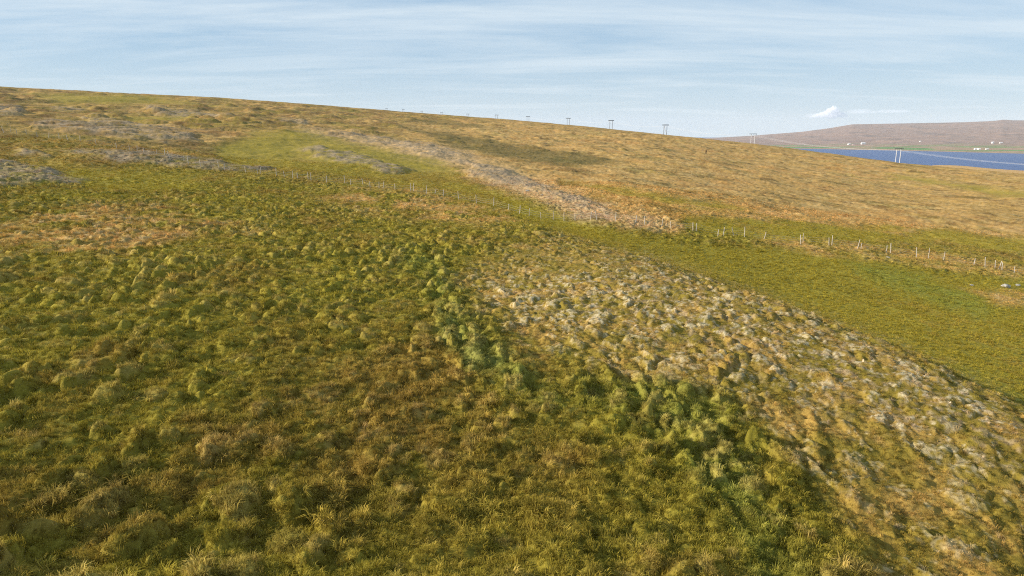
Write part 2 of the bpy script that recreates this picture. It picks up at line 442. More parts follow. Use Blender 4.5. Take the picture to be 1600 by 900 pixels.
def ground_colour(X, Y, z, top, cell):
    n = X.shape[0]
    r = np.hypot(X, Y)
    col = np.empty((n, 3))

    def put(c, w):
        w = np.clip(w, 0, 1)[:, None]
        col[:] = col * (1 - w) + PAL[c] * w
    a = fbm(X / 7.0, Y / 10.0, 201, 4, 0.6)
    b = fbm(X / 1.6, Y / 2.2, 211, 3, 0.6)
    c = fbm(X / 26.0, Y / 40.0, 221, 4, 0.6)
    d = noise(X * 2.3, Y * 1.7, 231)
    far = smooth(90, 170, r)
    col[:] = PAL['olive']
    put('brown', smooth(-0.1, 0.5, a + 0.5 * b) * 0.75)
    put('brown', z['brown'] * (0.4 + 0.4 * b))
    put('yellow', smooth(0.1, 0.6, -a + 0.4 * b) * 0.4)
    # distant heath
    put('brown', far * 0.7)
    put('tan', far * smooth(-0.3, 0.35, c + 0.5 * b) * 0.8)
    put('dark', far * smooth(0.15, 0.55, -c + 0.6 * d) * 0.55)
    put('rust', far * smooth(0.05, 0.45, fbm(X / 18.0, Y / 50.0, 241, 3)) * 0.5)
    e1 = fbm(X / 34.0, Y / 60.0, 245, 4, 0.6); e2 = fbm(X / 11.0, Y / 22.0, 255, 3, 0.6)
    put('olive', far * smooth(0.05, 0.35, e1 + 0.4 * e2) * 0.45)
    put('dark', far * smooth(0.12, 0.4, e2 - 0.5 * e1) * 0.6)
    put('tan', z['tan'] * (0.72 + 0.35 * b))
    put('olive', z['tan'] * smooth(0.15, 0.42, -e1 + 0.5 * e2) * 0.4)
    put('dark', z['tan'] * smooth(0.18, 0.36, e2 + 0.3 * e1) * 0.5)
    e3 = fbm(X / 3.0, Y / 7.0, 265, 4, 0.65)
    put('straw', far * smooth(0.14, 0.34, e3 - 0.3 * e1) * 0.4)
    put('umber', far * smooth(0.08, 0.30, -e3 + 0.3 * e2) * 0.65)
    put('umber', far * (1 - z['tan']) * smooth(-0.05, 0.35, e2 + 0.3 * e3) * 0.55)
    put('straw', z['tan'] * smooth(0.0, 0.5, a + 0.5 * d) * 0.6)
    put('rust', z['tan'] * smooth(0.0, 0.4, c - 0.3 * b) * 0.4)
    put('dark', z['dark'] * (0.65 + 0.4 * b))
    # wet grassland
    put('meadow', z['band'] * 0.78)
    put('brown', z['band'] * smooth(0.05, 0.5, c + 0.6 * a) * 0.5)
    put('meadow', z['swale'] * 0.95)
    put('olive', z['swale'] * smooth(-0.1, 0.5, a + 0.4 * c) * 0.7)
    put('green', z['swale'] * smooth(0.15, 0.5, c - 0.4 * a) * 0.3)
    put('brown', z['swale'] * smooth(0.1, 0.5, e1 + 0.6 * b) * 0.5)
    put('heather', z['track'] * np.clip(0.75 + 0.5 * b, 0, 0.95))
    put('gravel', z['track'] * smooth(0.05, 0.4, e2 + 0.4 * d) * 0.6)
    put('green', z['swale_g'] * (0.5 + 0.6 * b))
    put('green', z['gully'] * np.clip(0.4 + 0.6 * b + 0.5 * a, 0, 0.8))
    put('greygreen', z['gully'] * smooth(0.1, 0.5, a) * 0.6)
    # bank: heath with pale lichen and woolly moss on the small hummocks
    put('brown', z['bank'] * (0.6 + 0.4 * b))
    put('tan', z['bank'] * smooth(-0.2, 0.45, b + 0.3 * a) * 0.35)
    put('olive', z['bank'] * smooth(0.1, 0.45, a - 0.3 * b) * 0.4)
    put('rust', z['bank'] * smooth(0.28, 0.6, fbm(X / 2.1, Y / 3.0, 251, 3)) * 0.3)
    put('tan', z['stony'] * np.clip(0.7 + 0.5 * b, 0, 0.9))
    f1 = fbm(X / 0.7, Y / 0.9, 261, 4, 0.65); f2 = noise(X * 5.5, Y * 4.0, 271)
    put('gravel', z['bank_top'] * 0.6 * smooth(-0.05, 0.35, f1 + 0.4 * f2))
    pale = np.clip(z['bank'] * 0.5 + z['bank_top'] * 0.7 + z['stony'] * 0.45, 0, 1)
    put('lichen', pale * smooth(0.25, 0.6, top + 0.45 * f2 + 0.35 * f1 - 0.1) * smooth(0.45, 0.75, cell + 0.12 * z['bank_top'] + 0.4 * f1) * smooth(-0.5, 0.2, noise(X * 8.0, Y * 6.0, 275)) * 0.8)
    put('straw', (1 - pale) * smooth(0.45, 0.95, top + 0.4 * f1 + 0.2 * f2) * smooth(0.35, 0.9, cell) * 0.2 * (1 - z['swale']))
    # open gravel
    gq = fbm(X / 5.0, Y / 9.0, 281, 4, 0.6)
    put('gravel', z['gravel'] * np.clip(0.55 + 1.6 * fbm(X / 2.6, Y / 5.0, 285, 4, 0.65) + 0.6 * gq, 0, 0.92))
    put('gravel_d', z['gravel'] * smooth(0.1, 0.5, d + 0.6 * b) * 0.7)
    # coast
    coast = smooth(1000, 1500, r) * smooth(-60, -96, Zc(X, Y))
    put('tan', coast)
    col *= (1 + 0.22 * b + 0.16 * d * (1 - smooth(60, 200, r)) + 0.10 * c)[:, None]
    return np.clip(col, 0.004, 0.9)


def Zc(X, Y):
    return _ZCACHE['v'] if _ZCACHE.get('n') == X.shape[0] else np.zeros(X.shape[0])


_ZCACHE = {}


CREST = [(-150, 118), (0, 135), (170, 143), (340, 152), (480, 162), (625, 174), (800, 187), (900, 196), (1040, 210), (1177, 224), (1290, 238), (1405, 254), (1490, 261.5), (1600, 271), (1750, 288)]
_ca = [(math.atan(slope_of(*q)[0]), slope_of(*q)[1] / math.hypot(1, slope_of(*q)[0])) for q in CREST]


def under_crest(X, Y, Z):
    """keep the moor's crest on its surveyed line"""
    r = np.maximum(np.hypot(X, Y), 1.0)
    th = np.arctan2(X, Y)
    T = np.interp(th, *zip(*_ca)) + 0.0007 * fbm(th * 45, th * 3, 145, 4, 0.6)
    s = (Z - CAM_Z) / r
    k = 0.0012
    s2 = T - k * np.logaddexp(0.0, (T - s) / k)
    w = smooth(250, 420, r) * np.where((r < 900) | (th < math.radians(21)), 1.0, 0.0) * np.where(np.abs(th) < math.radians(47), 1.0, 0.0)
    return CAM_Z + (s + (s2 - s) * w) * r


def survey_ground(X, Y):
    zb = base_height(X, Y)
    z = zones(X, Y, zb)
    h, top, cell = relief(X, Y, z)
    _ZCACHE['v'] = zb - CAM_Z; _ZCACHE['n'] = X.shape[0]
    col = ground_colour(X, Y, z, top, cell)
    h = h * (1 - smooth(900, 1500, np.hypot(X, Y)))
    return under_crest(X, Y, zb + h), col, z, top


def ground_z(x, y):
    X = np.atleast_1d(np.asarray(x, float)); Y = np.atleast_1d(np.asarray(y, float))
    return survey_ground(X, Y)[0]


def hits(pixels):
    """where lines of sight through pixels first meet the ground"""
    out = []
    rr = np.exp(np.linspace(math.log(8.0), math.log(1500.0), 1400))
    for px, py in pixels:
        a, b = slope_of(px, py)
        Y = rr / math.hypot(1.0, a)
        X = a * Y
        Z = base_height(X, Y)
        below = CAM_Z + b * Y <= Z
        k = int(np.argmax(below)) if below.any() else len(rr) - 1
        out.append((X[k], Y[k]))
    return np.array(out)


# ------------------------------------------------------------------ materials
def material(name):
    m = bpy.data.materials.new(name)
    m.use_nodes = True
    nt = m.node_tree
    nt.nodes.clear()
    out = nt.nodes.new('ShaderNodeOutputMaterial')
    return m, nt.nodes, nt.links, out


def simple_mat(name, rgb, rough=0.8, var=0.25, scale=3.0, spec=0.2):
    m, N, L, out = material(name)
    p = N.new('ShaderNodeBsdfPrincipled')
    p.inputs['Roughness'].default_value = rough
    p.inputs['Specular IOR Level'].default_value = spec
    t = N.new('ShaderNodeTexCoord')
    n = N.new('ShaderNodeTexNoise')
    n.inputs['Scale'].default_value = scale
    n.inputs['Detail'].default_value = 5
    L.new(t.outputs['Object'], n.inputs['Vector'])
    r = N.new('ShaderNodeValToRGB')
    r.color_ramp.elements[0].position = 0.3
    r.color_ramp.elements[1].position = 0.7
    r.color_ramp.elements[0].color = (*[c * (1 - var) for c in rgb], 1)
    r.color_ramp.elements[1].color = (*[min(1, c * (1 + var)) for c in rgb], 1)
    L.new(n.outputs['Fac'], r.inputs[0])
    L.new(r.outputs[0], p.inputs['Base Color'])
    L.new(p.outputs[0], out.inputs['Surface'])
    return m


def ground_mat():
    m, N, L, out = material('heath_ground')
    p = N.new('ShaderNodeBsdfPrincipled')
    p.inputs['Roughness'].default_value = 0.95
    p.inputs['Specular IOR Level'].default_value = 0.08
    at = N.new('ShaderNodeAttribute'); at.attribute_name = 'veg'
    t = N.new('ShaderNodeTexCoord')
    mpn = N.new('ShaderNodeMapping')
    mpn.inputs['Scale'].default_value = (1.0, 0.8, 1.0)
    L.new(t.outputs['Object'], mpn.inputs[0])
    n1 = N.new('ShaderNodeTexNoise')
    n1.inputs['Scale'].default_value = 14.0
    n1.inputs['Detail'].default_value = 6
    n1.inputs['Roughness'].default_value = 0.7
    L.new(mpn.outputs[0], n1.inputs['Vector'])
    n2 = N.new('ShaderNodeTexNoise')
    n2.inputs['Scale'].default_value = 1.7
    n2.inputs['Detail'].default_value = 8
    n2.inputs['Roughness'].default_value = 0.75
    L.new(mpn.outputs[0], n2.inputs['Vector'])
    mul = N.new('ShaderNodeMath'); mul.operation = 'MULTIPLY'
    L.new(n1.outputs['Fac'], mul.inputs[0]); L.new(n2.outputs['Fac'], mul.inputs[1])
    mr = N.new('ShaderNodeMapRange')
    mr.inputs['From Min'].default_value = 0.12; mr.inputs['From Max'].default_value = 0.40
    mr.inputs['To Min'].default_value = 0.62; mr.inputs['To Max'].default_value = 1.42
    L.new(mul.outputs[0], mr.inputs['Value'])
    mx = N.new('ShaderNodeMix'); mx.data_type = 'RGBA'; mx.blend_type = 'MULTIPLY'
    mx.inputs['Factor'].default_value = 1.0
    L.new(at.outputs['Color'], mx.inputs['A']); L.new(mr.outputs[0], mx.inputs['B'])
    L.new(mx.outputs['Result'], p.inputs['Base Color'])
    bp = N.new('ShaderNodeBump')
    bp.inputs['Strength'].default_value = 0.9
    bp.inputs['Distance'].default_value = 0.10
    L.new(mul.outputs[0], bp.inputs['Height'])
    L.new(bp.outputs[0], p.inputs['Normal'])
    L.new(p.outputs[0], out.inputs['Surface'])
    return m


def blade_mat():
    m, N, L, out = material('grass_blades')
    at = N.new('ShaderNodeAttribute'); at.attribute_name = 'tint'; at.attribute_type = 'INSTANCER'
    g = N.new('ShaderNodeAttribute'); g.attribute_name = 'blade'
    mx = N.new('ShaderNodeMix'); mx.data_type = 'RGBA'; mx.blend_type = 'MULTIPLY'
    mx.inputs['Factor'].default_value = 1.0
    L.new(at.outputs['Color'], mx.inputs['A']); L.new(g.outputs['Color'], mx.inputs['B'])
    d = N.new('ShaderNodeBsdfDiffuse')
    tr = N.new('ShaderNodeBsdfTranslucent')
    L.new(mx.outputs['Result'], d.inputs['Color']); L.new(mx.outputs['Result'], tr.inputs['Color'])
    ms = N.new('ShaderNodeMixShader'); ms.inputs[0].default_value = 0.28
    L.new(d.outputs[0], ms.inputs[1]); L.new(tr.outputs[0], ms.inputs[2])
    L.new(ms.outputs[0], out.inputs['Surface'])
    return m


M_GROUND = ground_mat()
M_BLADE = blade_mat()
M_POST = simple_mat('weathered_post', (0.46, 0.41, 0.34), 0.85, 0.25, 9)
M_WIRE = simple_mat('galvanised_wire', (0.36, 0.35, 0.33), 0.5, 0.1, 2, 0.5)
M_POLE = simple_mat('sunlit_pole_wood', (0.55, 0.55, 0.56), 0.7, 0.15, 0.6)  # near poles: sunlit whiteness put into the base colour
M_POLE_SHADE = simple_mat('shaded_pole_wood', (0.16, 0.16, 0.17), 0.8, 0.2, 0.6)  # skyline poles: same wood, shadow side painted in as a darker colour
M_STEEL = simple_mat('grey_steel', (0.10, 0.11, 0.13), 0.6, 0.15, 0.6, 0.4)  # dark tone carries the shaded side of the crossarms
M_CABLE = simple_mat('bare_aluminium_cable', (0.55, 0.56, 0.58), 0.45, 0.05, 0.2, 0.5)
M_WHITE = simple_mat('white_render', (0.80, 0.79, 0.76), 0.8, 0.05, 0.4)
M_ROOF = simple_mat('grey_roof_sheet', (0.62, 0.62, 0.62), 0.6, 0.1, 0.4)
M_ROOFR = simple_mat('dull_red_roof_sheet', (0.30, 0.12, 0.10), 0.6, 0.1, 0.4)
M_ROCK = simple_mat('lichened_rock', (0.30, 0.28, 0.24), 0.9, 0.4, 6)
M_TWIG = simple_mat('brown_twigs', (0.075, 0.045, 0.025), 0.9, 0.3, 6)


# ------------------------------------------------------------------ mesh builders
def tag(o, label=None, cat=None, group=None, kind=None):
    for k, v in (('label', label), ('category', cat), ('group', group), ('kind', kind)):
        if v:
            o[k] = v
    return o


def link(name, me, mat=None, parent=None):
    o = bpy.data.objects.new(name, me)
    COL.objects.link(o)
    if mat:
        me.materials.append(mat)
    if parent:
        o.parent = parent
    return o


def empty(name, loc, rz=0.0):
    o = bpy.data.objects.new(name, None)
    COL.objects.link(o)
    o.location = loc
    o.rotation_euler = (0, 0, rz)
    o.empty_display_size = 0.5
    return o


def pydata(name, v, f, smooth_=False):
    me = bpy.data.meshes.new(name)
    me.from_pydata([tuple(map(float, p)) for p in v], [], f)
    if smooth_:
        me.polygons.foreach_set('use_smooth', np.ones(len(me.polygons), bool))
    me.update()
    return me


def tube(name, path, radii, sides=6):
    v, f = [], []
    n = len(path)
    for i, p in enumerate(path):
        p = Vector(p)
        t = (Vector(path[min(i + 1, n - 1)]) - Vector(path[max(i - 1, 0)])).normalized()
        a = t.cross(Vector((0, 0, 1)) if abs(t.z) < 0.9 else Vector((1, 0, 0))).normalized()
        b = t.cross(a)
        for k in range(sides):
            q = 2 * math.pi * k / sides
            v.append(p + (a * math.cos(q) + b * math.sin(q)) * radii[i])
    for i in range(n - 1):
        for k in range(sides):
            k2 = (k + 1) % sides
            f.append((i * sides + k, i * sides + k2, (i + 1) * sides + k2, (i + 1) * sides + k))
    f.append(tuple(range(sides - 1, -1, -1)))
    f.append(tuple((n - 1) * sides + k for k in range(sides)))
    return pydata(name, v, f)


def box_v(x0, x1, y0, y1, z0, z1):
    v = [(x0, y0, z0), (x1, y0, z0), (x1, y1, z0), (x0, y1, z0), (x0, y0, z1), (x1, y0, z1), (x1, y1, z1), (x0, y1, z1)]
    f = [(0, 3, 2, 1), (4, 5, 6, 7), (0, 1, 5, 4), (1, 2, 6, 5), (2, 3, 7, 6), (3, 0, 4, 7)]
    return v, f


# ------------------------------------------------------------------ ground
def sheet_mesh(name, X, Y, Z, rows, cols, closed=False):
    nv = rows * cols
    me = bpy.data.meshes.new(name)
    me.vertices.add(nv)
    co = np.stack([X, Y, Z], 1).astype(np.float32)
    me.vertices.foreach_set('co', co.ravel())
    i = np.arange(rows - 1)[:, None]
    cc = cols if closed else cols - 1
    j = np.arange(cc)[None, :]
    j2 = (j + 1) % cols
    q = np.stack(np.broadcast_arrays(i * cols + j, (i + 1) * cols + j, (i + 1) * cols + j2, i * cols + j2), -1).reshape(-1, 4)
    nf = q.shape[0]
    me.loops.add(nf * 4)
    me.loops.foreach_set('vertex_index', q.ravel().astype(np.int32))
    me.polygons.add(nf)
    me.polygons.foreach_set('loop_start', (np.arange(nf) * 4).astype(np.int32))
    me.polygons.foreach_set('use_smooth', np.ones(nf, bool))
    me.update()
    me.validate()
    return me


def set_colour(me, name, col):
    a = me.attributes.new(name, 'FLOAT_COLOR', 'POINT')
    c = np.ones((col.shape[0], 4), np.float32)
    c[:, :3] = col
    a.data.foreach_set('color', c.ravel())


dense = np.radians(np.linspace(-45, 45, 980))
back = np.radians(np.linspace(45, 315, 60)[1:-1])
ths = np.concatenate([dense, back])
rads = np.concatenate([np.exp(np.linspace(math.log(2.0), math.log(9.5), 14))[:-1],
                       np.exp(np.linspace(math.log(9.5), math.log(140.0), 750))[:-1],
                       np.exp(np.linspace(math.log(140.0), math.log(950.0), 270))[:-1],
                       np.exp(np.linspace(math.log(950.0), math.log(4200.0), 46))])
TH, RR = np.meshgrid(ths, rads)
GX = (np.sin(TH) * RR).ravel(); GY = (np.cos(TH) * RR).ravel()
GZ, GC, gz_, gtop = survey_ground(GX, GY)
gme = sheet_mesh('ground', GX, GY, GZ, len(rads), len(ths), True)
set_colour(gme, 'veg', GC)
ground = tag(link('ground', gme, M_GROUND), 'rolling hummocky heath of olive grass and tan moor', 'ground', None, 'structure')

# ------------------------------------------------------------------ fjord
def water_mat():
    m, N, L, out = material('fjord_water')
    p = N.new('ShaderNodeBsdfPrincipled')
    p.inputs['Base Color'].default_value = (0.008, 0.055, 0.19, 1)
    p.inputs['Roughness'].default_value = 0.35
    p.inputs['IOR'].default_value = 1.33
    p.inputs['Specular IOR Level'].default_value = 0.12
    t = N.new('ShaderNodeTexCoord')
    mpn = N.new('ShaderNodeMapping'); mpn.inputs['Scale'].default_value = (1, 0.4, 1)
    L.new(t.outputs['Object'], mpn.inputs[0])
    n = N.new('ShaderNodeTexNoise'); n.inputs['Scale'].default_value = 0.09; n.inputs['Detail'].default_value = 8
    L.new(mpn.outputs[0], n.inputs['Vector'])
    b = N.new('ShaderNodeBump'); b.inputs['Strength'].default_value = 1.0; b.inputs['Distance'].default_value = 4.0
    L.new(n.outputs['Fac'], b.inputs['Height'])
    L.new(b.outputs[0], p.inputs['Normal'])
    L.new(p.outputs[0], out.inputs['Surface'])
    return m


wv = [(-8800, -2000, 0), (8800, -2000, 0), (8800, 8800, 0), (-8800, 8800, 0)]
water = tag(link('water', pydata('water', wv, [(0, 1, 2, 3)]), water_mat()), 'deep blue water of a broad fjord', 'water', None, 'structure')

# ------------------------------------------------------------------ hills across the fjord
RIDGE = [(900, 232), (1000, 226), (1120, 216.5), (1180, 211.5), (1250, 206), (1295, 200), (1327, 194.3), (1400, 193), (1500, 191), (1545, 189), (1560, 187), (1575, 188), (1650, 188.5), (1800, 190), (2200, 196)]
SHORE = [(900, 229), (1250, 232.2), (1400, 235), (1600, 240), (1800, 244), (2200, 252)]
hx = np.linspace(900, 2150, 420)
ht = np.concatenate([np.linspace(-0.03, 0.2, 40)[:-1], np.linspace(0.2, 1.0, 70), np.linspace(1.03, 1.4, 8)])
ry = np.interp(hx, *zip(*RIDGE)); sy = np.interp(hx, *zip(*SHORE))
HX, HT = np.meshgrid(hx, ht)
aa, sb = slope_of(hx, sy)
_, rb = slope_of(hx, ry)
near_d = -CAM_Z / sb
far_d = np.maximum(near_d + 1200, 6600.0)
ridge_z = CAM_Z + rb * far_d
DEP = near_d[None] + (far_d - near_d)[None] * HT
XX = aa[None] * DEP
prof = np.where(HT < 1, np.sign(HT) * np.abs(HT) ** 1.25, 1 - (HT - 1) * 0.6)
ZZ = 0.4 + ridge_z[None] * prof
nz = fbm(XX / 900.0, DEP / 700.0, 401, 5) * 16 + fbm(XX / 260.0, DEP / 900.0, 411, 3) * 6
ZZ = ZZ + nz * smooth(0.05, 0.4, HT) * (1 - smooth(0.8, 0.98, HT))
ZZ = np.where(HT <= 0, -3.0 + 3.4 * (HT + 0.03) / 0.03, ZZ)
hm = sheet_mesh('hills', XX.ravel(), DEP.ravel(), ZZ.ravel(), len(ht), len(hx))
t_ = HT.ravel(); x_ = XX.ravel(); y_ = DEP.ravel()
hc = np.empty((x_.size, 3))
n_a = fbm(x_ / 500, y_ / 200, 421, 4, 0.6); n_b = fbm(x_ / 160, y_ / 420, 431, 4, 0.6)
hc[:] = lin(134, 112, 100)
hc[:] = hc + (lin(146, 118, 100) - hc) * smooth(-0.1, 0.5, n_a)[:, None]
hc[:] = hc + (lin(98, 88, 82) - hc) * (smooth(0.0, 0.5, n_b) * 0.8)[:, None]
low = 1 - smooth(0.05, 0.24, t_)
hc[:] = hc + (lin(150, 124, 92) - hc) * (low * 0.7)[:, None]
fld = low * smooth(-0.12, 0.10, fbm(x_ / 420, y_ / 150, 441, 2)) * smooth(0.01, 0.04, t_)
hc[:] = hc + (lin(80, 122, 58) - hc) * (fld * 0.95)[:, None]
hc *= (1 + 0.15 * n_b)[:, None]
set_colour(hm, 'veg', np.clip(hc, 0.01, 0.9))


def hills_mat():
    m, N, L, out = material('far_hillside')
    p = N.new('ShaderNodeBsdfPrincipled')
    p.inputs['Roughness'].default_value = 0.95
    p.inputs['Specular IOR Level'].default_value = 0.05
    at = N.new('ShaderNodeAttribute'); at.attribute_name = 'veg'
    t = N.new('ShaderNodeTexCoord')
    n = N.new('ShaderNodeTexNoise'); n.inputs['Scale'].default_value = 0.02; n.inputs['Detail'].default_value = 8
    L.new(t.outputs['Object'], n.inputs['Vector'])
    mr = N.new('ShaderNodeMapRange')
    mr.inputs['From Min'].default_value = 0.3; mr.inputs['From Max'].default_value = 0.7
    mr.inputs['To Min'].default_value = 0.75; mr.inputs['To Max'].default_value = 1.25
    L.new(n.outputs['Fac'], mr.inputs['Value'])
    mx = N.new('ShaderNodeMix'); mx.data_type = 'RGBA'; mx.blend_type = 'MULTIPLY'; mx.inputs['Factor'].default_value = 1
    L.new(at.outputs['Color'], mx.inputs['A']); L.new(mr.outputs[0], mx.inputs['B'])
    L.new(mx.outputs['Result'], p.inputs['Base Color'])
    b = N.new('ShaderNodeBump'); b.inputs['Strength'].default_value = 0.6; b.inputs['Distance'].default_value = 14
    L.new(n.outputs['Fac'], b.inputs['Height']); L.new(b.outputs[0], p.inputs['Normal'])
    L.new(p.outputs[0], out.inputs['Surface'])
    return m


tag(link('hills', hm, hills_mat()), 'long flat-topped brown hill across the fjord', 'hill', None, 'structure')


def hill_spot(px, py):
    """point of the far hillside seen at a pixel"""
    a, b = slope_of(px, py)
    k = int(np.argmin(np.abs(hx - px)))
    d = DEP[:, k]; z = ZZ[:, k]
    s = CAM_Z + b * d <= z
    i = int(np.argmax(s)) if s.any() else 20
    return a * d[i], d[i], z[i]


# ------------------------------------------------------------------ grass (uncountable: one object)
def clump(name, nb, lmin, lmax, spread, lean, wmul, seed):
    rg = random.Random(seed)
    v, f, c = [], [], []
    for _ in range(nb):
        a = rg.random() * 2 * math.pi
        rr = spread * math.sqrt(rg.random())
        x, y = rr * math.cos(a), rr * math.sin(a)
        Lb = rg.uniform(lmin, lmax)
        ad = a + rg.uniform(-1.0, 1.0)
        ln = rg.uniform(0.35, 1.0) * lean
        ux, uy = math.cos(ad), math.sin(ad)
        w = rg.uniform(0.004, 0.008) * wmul
        sx, sy_ = -uy * w, ux * w
        k = len(v)
        m_ = (x + ux * Lb * 0.30 * ln, y + uy * Lb * 0.30 * ln, Lb * 0.58)
        e = (x + ux * Lb * 0.85 * ln, y + uy * Lb * 0.85 * ln, Lb * (0.98 - 0.42 * ln))
        v += [(x - sx, y - sy_, -0.05), (x + sx, y + sy_, -0.05), (m_[0] + sx * 0.8, m_[1] + sy_ * 0.8, m_[2]), (m_[0] - sx * 0.8, m_[1] - sy_ * 0.8, m_[2]), e]
        f += [(k, k + 1, k + 2, k + 3), (k + 3, k + 2, k + 4)]
        t = rg.uniform(0.75, 1.3)
        dry = rg.random() < 0.28
        base = (t * (1.22 if dry else 1.0), t * (1.2 if dry else 1.0), t * (1.45 if dry else 1.0))
        c += [base] * 5
    me = pydata(name, v, f)
    set_colour(me, 'blade', np.array(c))
    me.materials.append(M_BLADE)
    return bpy.data.objects.new(name, me)


CLUMPS = [clump('grass_clump', 34, 0.07, 0.17, 0.13, 0.9, 1.0, 1), clump('grass_clump', 30, 0.10, 0.22, 0.12, 1.1, 1.0, 2),
          clump('grass_clump', 40, 0.04, 0.11, 0.16, 1.0, 1.0, 3), clump('grass_clump', 26, 0.12, 0.26, 0.10, 1.25, 0.9, 4)]


def scatter():
    def den(r):
        return np.where(r < 15, 130.0, 130.0 * (15.0 / r) ** 1.5)
    edges = np.exp(np.linspace(math.log(9.0), math.log(150.0), 60))
    span = math.radians(92)
    xs, ys = [], []
    for a, b in zip(edges[:-1], edges[1:]):
        n = int(span * 0.5 * (b * b - a * a) * float(den(np.array((a + b) / 2))))
        r = np.sqrt(rng.uniform(a * a, b * b, n)); t = rng.uniform(-span / 2, span / 2, n)
        xs.append(np.sin(t) * r); ys.append(np.cos(t) * r)
    X = np.concatenate(xs); Y = np.concatenate(ys)
    Z, C, z, top = survey_ground(X, Y)
    keep = rng.random(X.size) > 0.12 * z['bank_top'] + 0.7 * z['gravel'] + 0.3 * z['stony']
    lic = C.mean(1)
    keep &= rng.random(X.size) > smooth(0.22, 0.34, lic) * 0.25
    X, Y, Z, C = X[keep], Y[keep], Z[keep], C[keep]
    z = {k: v[keep] for k, v in z.items()}
    n = X.size
    r = np.hypot(X, Y)
    scl = rng.uniform(0.34, 0.75, n) * (1 + 0.6 * smooth(20, 90, r))
    scl *= 1 - 0.45 * z['bank']
    scl *= 1 + 0.3 * smooth(0.0, 0.5, fbm(X / 2.0, Y / 3.0, 501, 2))
    rot = np.stack([rng.normal(0, 0.18, n), rng.normal(0, 0.18, n) + 0.15, rng.uniform(0, 6.283, n)], 1)
    tint = C * np.clip(rng.normal(1.12, 0.30, n), 0.5, 2.0)[:, None]
    kind = rng.choice(4, n, p=[0.38, 0.26, 0.24, 0.12])
    wet = np.maximum(z['swale'], z['band'])
    kind = np.where((kind == 3) & (rng.random(n) < wet), 0, kind)
    tint = C * (1.1 + (tint / np.maximum(C, 1e-4) - 1.1) * (1 - 0.5 * wet)[:, None])
    scl = np.where(kind == 3, scl * 1.5, scl)
    tint = np.where((kind == 3)[:, None], tint * np.array([1.15, 1.12, 1.25]), tint)
    me = bpy.data.meshes.new('grass')
    me.vertices.add(n)
    me.vertices.foreach_set('co', np.stack([X, Y, Z], 1).astype(np.float32).ravel())
    set_colour(me, 'tint', np.clip(tint, 0, 0.9))
    a = me.attributes.new('turn', 'FLOAT_VECTOR', 'POINT'); a.data.foreach_set('vector', rot.astype(np.float32).ravel())
    a = me.attributes.new('size', 'FLOAT', 'POINT'); a.data.foreach_set('value', scl.astype(np.float32))
    a = me.attributes.new('pick', 'INT', 'POINT'); a.data.foreach_set('value', kind.astype(np.int32))
    me.update()
    o = link('grass', me)
    tag(o, 'coarse windblown olive and straw grass covering the hummocks', 'grass', None, 'stuff')
    ng = bpy.data.node_groups.new('grass_scatter', 'GeometryNodeTree')
    ng.interface.new_socket('Geometry', in_out='INPUT', socket_type='NodeSocketGeometry')
    ng.interface.new_socket('Geometry', in_out='OUTPUT', socket_type='NodeSocketGeometry')
    N, L = ng.nodes, ng.links
    gi = N.new('NodeGroupInput'); go = N.new('NodeGroupOutput')
    join = N.new('GeometryNodeJoinGeometry')
    for ob in reversed(CLUMPS):
        oi = N.new('GeometryNodeObjectInfo')
        oi.inputs['Object'].default_value = ob
        oi.inputs['As Instance'].default_value = True
        L.new(oi.outputs['Geometry'], join.inputs[0])
    iop = N.new('GeometryNodeInstanceOnPoints')
    iop.inputs['Pick Instance'].default_value = True

    def attr(nm, ty):
        q = N.new('GeometryNodeInputNamedAttribute'); q.data_type = ty
        q.inputs['Name'].default_value = nm
        return q.outputs['Attribute']
    L.new(gi.outputs[0], iop.inputs['Points'])
    L.new(join.outputs[0], iop.inputs['Instance'])
    L.new(attr('pick', 'INT'), iop.inputs['Instance Index'])
    L.new(attr('turn', 'FLOAT_VECTOR'), iop.inputs['Rotation'])
    L.new(attr('size', 'FLOAT'), iop.inputs['Scale'])
    L.new(iop.outputs[0], go.inputs[0])
    md = o.modifiers.new('scatter', 'NODES')
    md.node_group = ng
    print('grass clumps', n)
    return o


scatter()

# ------------------------------------------------------------------ fence across the moor
def tile(x0, y0, s, lst):
    return [(x0 + a / s, y0 + b / s) for a, b in lst]


POSTS = tile(0, 120, 4, [(25, 350), (70, 355), (105, 358), (167, 372), (235, 385), (305, 392), (372, 395), (425, 402), (503, 415), (602, 432), (730, 455), (812, 472), (860, 485), (903, 497), (982, 517), (1035, 524), (1066, 535), (1153, 560), (1180, 567), (1255, 585), (1372, 597), (1405, 599), (1435, 602), (1538, 612)])
POSTS += tile(400, 140, 4, [(12, 536), (27, 539), (130, 555), (180, 563), (230, 568), (262, 573), (328, 575), (346, 577), (442, 584), (556, 594), (590, 598), (670, 610), (715, 618), (770, 622), (795, 624), (870, 632), (967, 643), (985, 648), (1065, 655), (1118, 658), (1170, 662), (1268, 674), (1378, 705), (1485, 738), (1578, 765)])
POSTS += tile(800, 150, 4, [(48, 765), (107, 768), (182, 774), (258, 776), (325, 779), (395, 782), (490, 785), (530, 789), (645, 795), (773, 803), (828, 807), (935, 825), (993, 838), (1130, 860), (1150, 873), (1287, 876), (1320, 880), (1385, 890), (1453, 895), (1572, 908)])
POSTS += tile(1200, 330, 4, [(205, 208), (217, 214), (380, 224), (397, 235), (558, 250), (580, 253), (737, 268), (765, 271), (928, 280), (1003, 292), (1098, 308), (1287, 336), (1355, 357), (1417, 370), (1440, 374), (1460, 380), (1537, 390)])
POSTS += [(1612, 434), (1640, 440)]
fxy = hits(POSTS)
